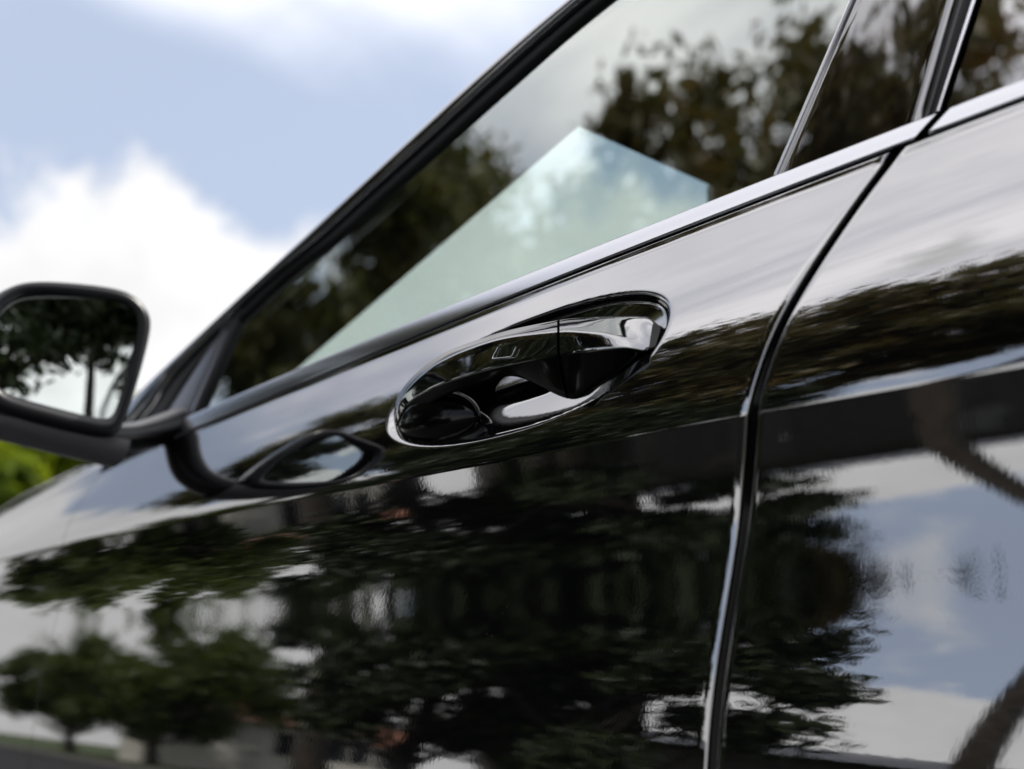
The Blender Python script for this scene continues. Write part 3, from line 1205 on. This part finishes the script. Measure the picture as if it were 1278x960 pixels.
tree('broad olive-brown tree beside the verge, densest and tallest of the reflected row', at(50, 11.6), 14.0, 8.8, 3.9, 3.8, 4.9, 200, 42000, .094, L_BROWN, trunk_r=.34, taper=.5, clump_r=.85)
tree('leaning brown tree whose high crown overhangs the road', at(34.6, 10.8), 11.0, 8.0, 4.0, 3.2, 2.2, 80, 24000, .094, L_BROWN, lean=(1.75, -.7), trunk_r=.22, clump_r=1.0)
tree('slim olive tree with a high crown, ahead of the car along the verge', at(64, 17), 14.0, 9.8, 4.3, 4.3, 4.2, 130, 36000, .115, L_OLIVE, lean=(-3.5, 1.9), trunk_r=.26, clump_r=1.0)
tree('low dark evergreen added as the shade below the broad brown tree', at(51.5, 9.9), 5.9, 2.9, 1.9, 1.7, 2.8, 58, 13000, .085, L_DARK, trunk_r=.16, clump_r=.62)  # added tree, dark leaves stand in for the shaded trunk zone
tree('loose dark evergreen left of the low one, before the white houses', at(59.5, 10.8), 6.6, 3.3, 1.9, 1.8, 3.1, 60, 10500, .085, L_DARK, trunk_r=.15, clump_r=.55)
tree('rounded green tree on the verge in front of the white house', at(71.5, 27), 5.6, 3.6, 3.4, 3.4, 2.1, 50, 12000, .14, L_GREEN, trunk_r=.2, clump_r=1.0)
tree('smaller rounded green tree farther along the verge', at(75.5, 33), 5.2, 3.3, 3.2, 3.2, 2.0, 45, 10000, .15, L_GREEN, trunk_r=.2, clump_r=1.0)
# sunlit shrub ahead of the car, across the road
tree('bright yellow-green sunlit shrub beyond the bonnet', (-23.5, 8.2, .1), 5.6, 2.9, 4.3, 3.6, 2.7, 190, 42000, .16, L_LIME, trunk_r=.12, clump_r=.8, group=None, name='shrub', cat='shrub')


tree('tall dark tree behind the car, on the near verge', (10, -5.0, .1), 10.5, 5.0, 3.9, 4.3, 4.2, 110, 18000, .14, L_DARK, lean=(0, 2.8), trunk_r=.25, clump_r=1.0, group='trees behind the car')
tree('tall dark tree behind the car, across the road', (13, 7.6, .1), 11.5, 7.6, 4.2, 4.2, 3.9, 90, 15000, .15, L_DARK, lean=(0, -3.4), trunk_r=.28, clump_r=1.1, group='trees behind the car')


tree('broad dark tree where the road ends behind the car', (30, 1.5, .1), 16, 11.4, 7.5, 7.5, 4.3, 110, 14000, .30, L_DARK, trunk_r=.4, clump_r=1.8, group='trees behind the car')


# ------------------------------------------------------------------ houses across the verge
WHITE = mat('white_render', (0.72, 0.69, 0.63), .9, var=.06, vscale=2)
BRICK = mat('dark_brick', (0.055, 0.048, 0.046), .9, var=.25, vscale=5)
TILE = mat('orange_roof_tile', (0.20, 0.085, 0.05), .85, var=.25, vscale=3)
SLATE = mat('grey_slate', (0.10, 0.10, 0.11), .7, var=.2, vscale=3)
PANE = mat('window_pane', (0.02, 0.022, 0.025), .05)
DWOOD = mat('dark_wood', (0.05, 0.048, 0.045), .6, var=.1)
WOOD = mat('painted_wood', (0.6, 0.58, 0.54), .6, var=.05)


def house(label, loc, rz, L, D, H, rh, wall_m, roof_m, nwin, group, WOOD=WOOD):
    e = empty('house', loc)
    e.rotation_euler.z = rz
    tag(e, label, 'house', group)
    box('wall', (-L / 2, -D / 2, -.3), (L / 2, D / 2, H), wall_m, e)
    g = .35
    v = [(-L / 2 - g, -D / 2 - g, H - .05), (L / 2 + g, -D / 2 - g, H - .05), (L / 2 + g, D / 2 + g, H - .05), (-L / 2 - g, D / 2 + g, H - .05),
         (-L / 2 - g, 0, H + rh), (L / 2 + g, 0, H + rh)]
    r = mobj('roof', v, [(0, 1, 5, 4), (2, 3, 4, 5), (0, 4, 3), (1, 2, 5), (0, 3, 2, 1)], roof_m, e, smooth=False)
    if wall_m is not BRICK:
        box('chimney', (L * .25, -.3, H + rh * .4), (L * .25 + .6, .3, H + rh + .7), wall_m, r)
    for k in range(nwin):
        x = -L / 2 + L * (k + .5) / nwin
        if k == nwin // 2:
            d = box('door', (x - .45, D / 2 - .05, 0), (x + .45, D / 2 + .03, 2.05), WOOD, e)
            box('handle', (x + .3, D / 2 + .03, 1.0), (x + .36, D / 2 + .08, 1.12), ALLOY, d)
            continue
        w = box('window', (x - .6, D / 2 - .05, .95), (x + .6, D / 2 + .025, 2.15), WOOD, e)
        box('pane', (x - .52, D / 2 + .027, 1.03), (x - .03, D / 2 + .035, 2.07), PANE, w)
        box('pane', (x + .03, D / 2 + .027, 1.03), (x + .52, D / 2 + .035, 2.07), PANE, w)
    return e


def face_car(az):
    # +Y local wall turned to the car
    a = math.radians(az)
    return math.atan2(math.sin(a), math.cos(a)) * -1.0


house('white rendered house with orange tiled roof beyond the green trees', at(67, 34), math.radians(-67), 6.5, 7, 2.5, 1.5, WHITE, TILE, 5, 'houses past the verge')
house('white bungalow with orange roof, half behind the broad brown tree', at(63.5, 42), math.radians(-63), 6, 6, 2.4, 1.5, WHITE, TILE, 3, 'houses past the verge')
house('dark brick house with slate roof behind the leaning tree', at(43, 22), math.radians(-43), 8.5, 8, 2.6, .8, BRICK, SLATE, 3, 'houses past the verge', DWOOD)
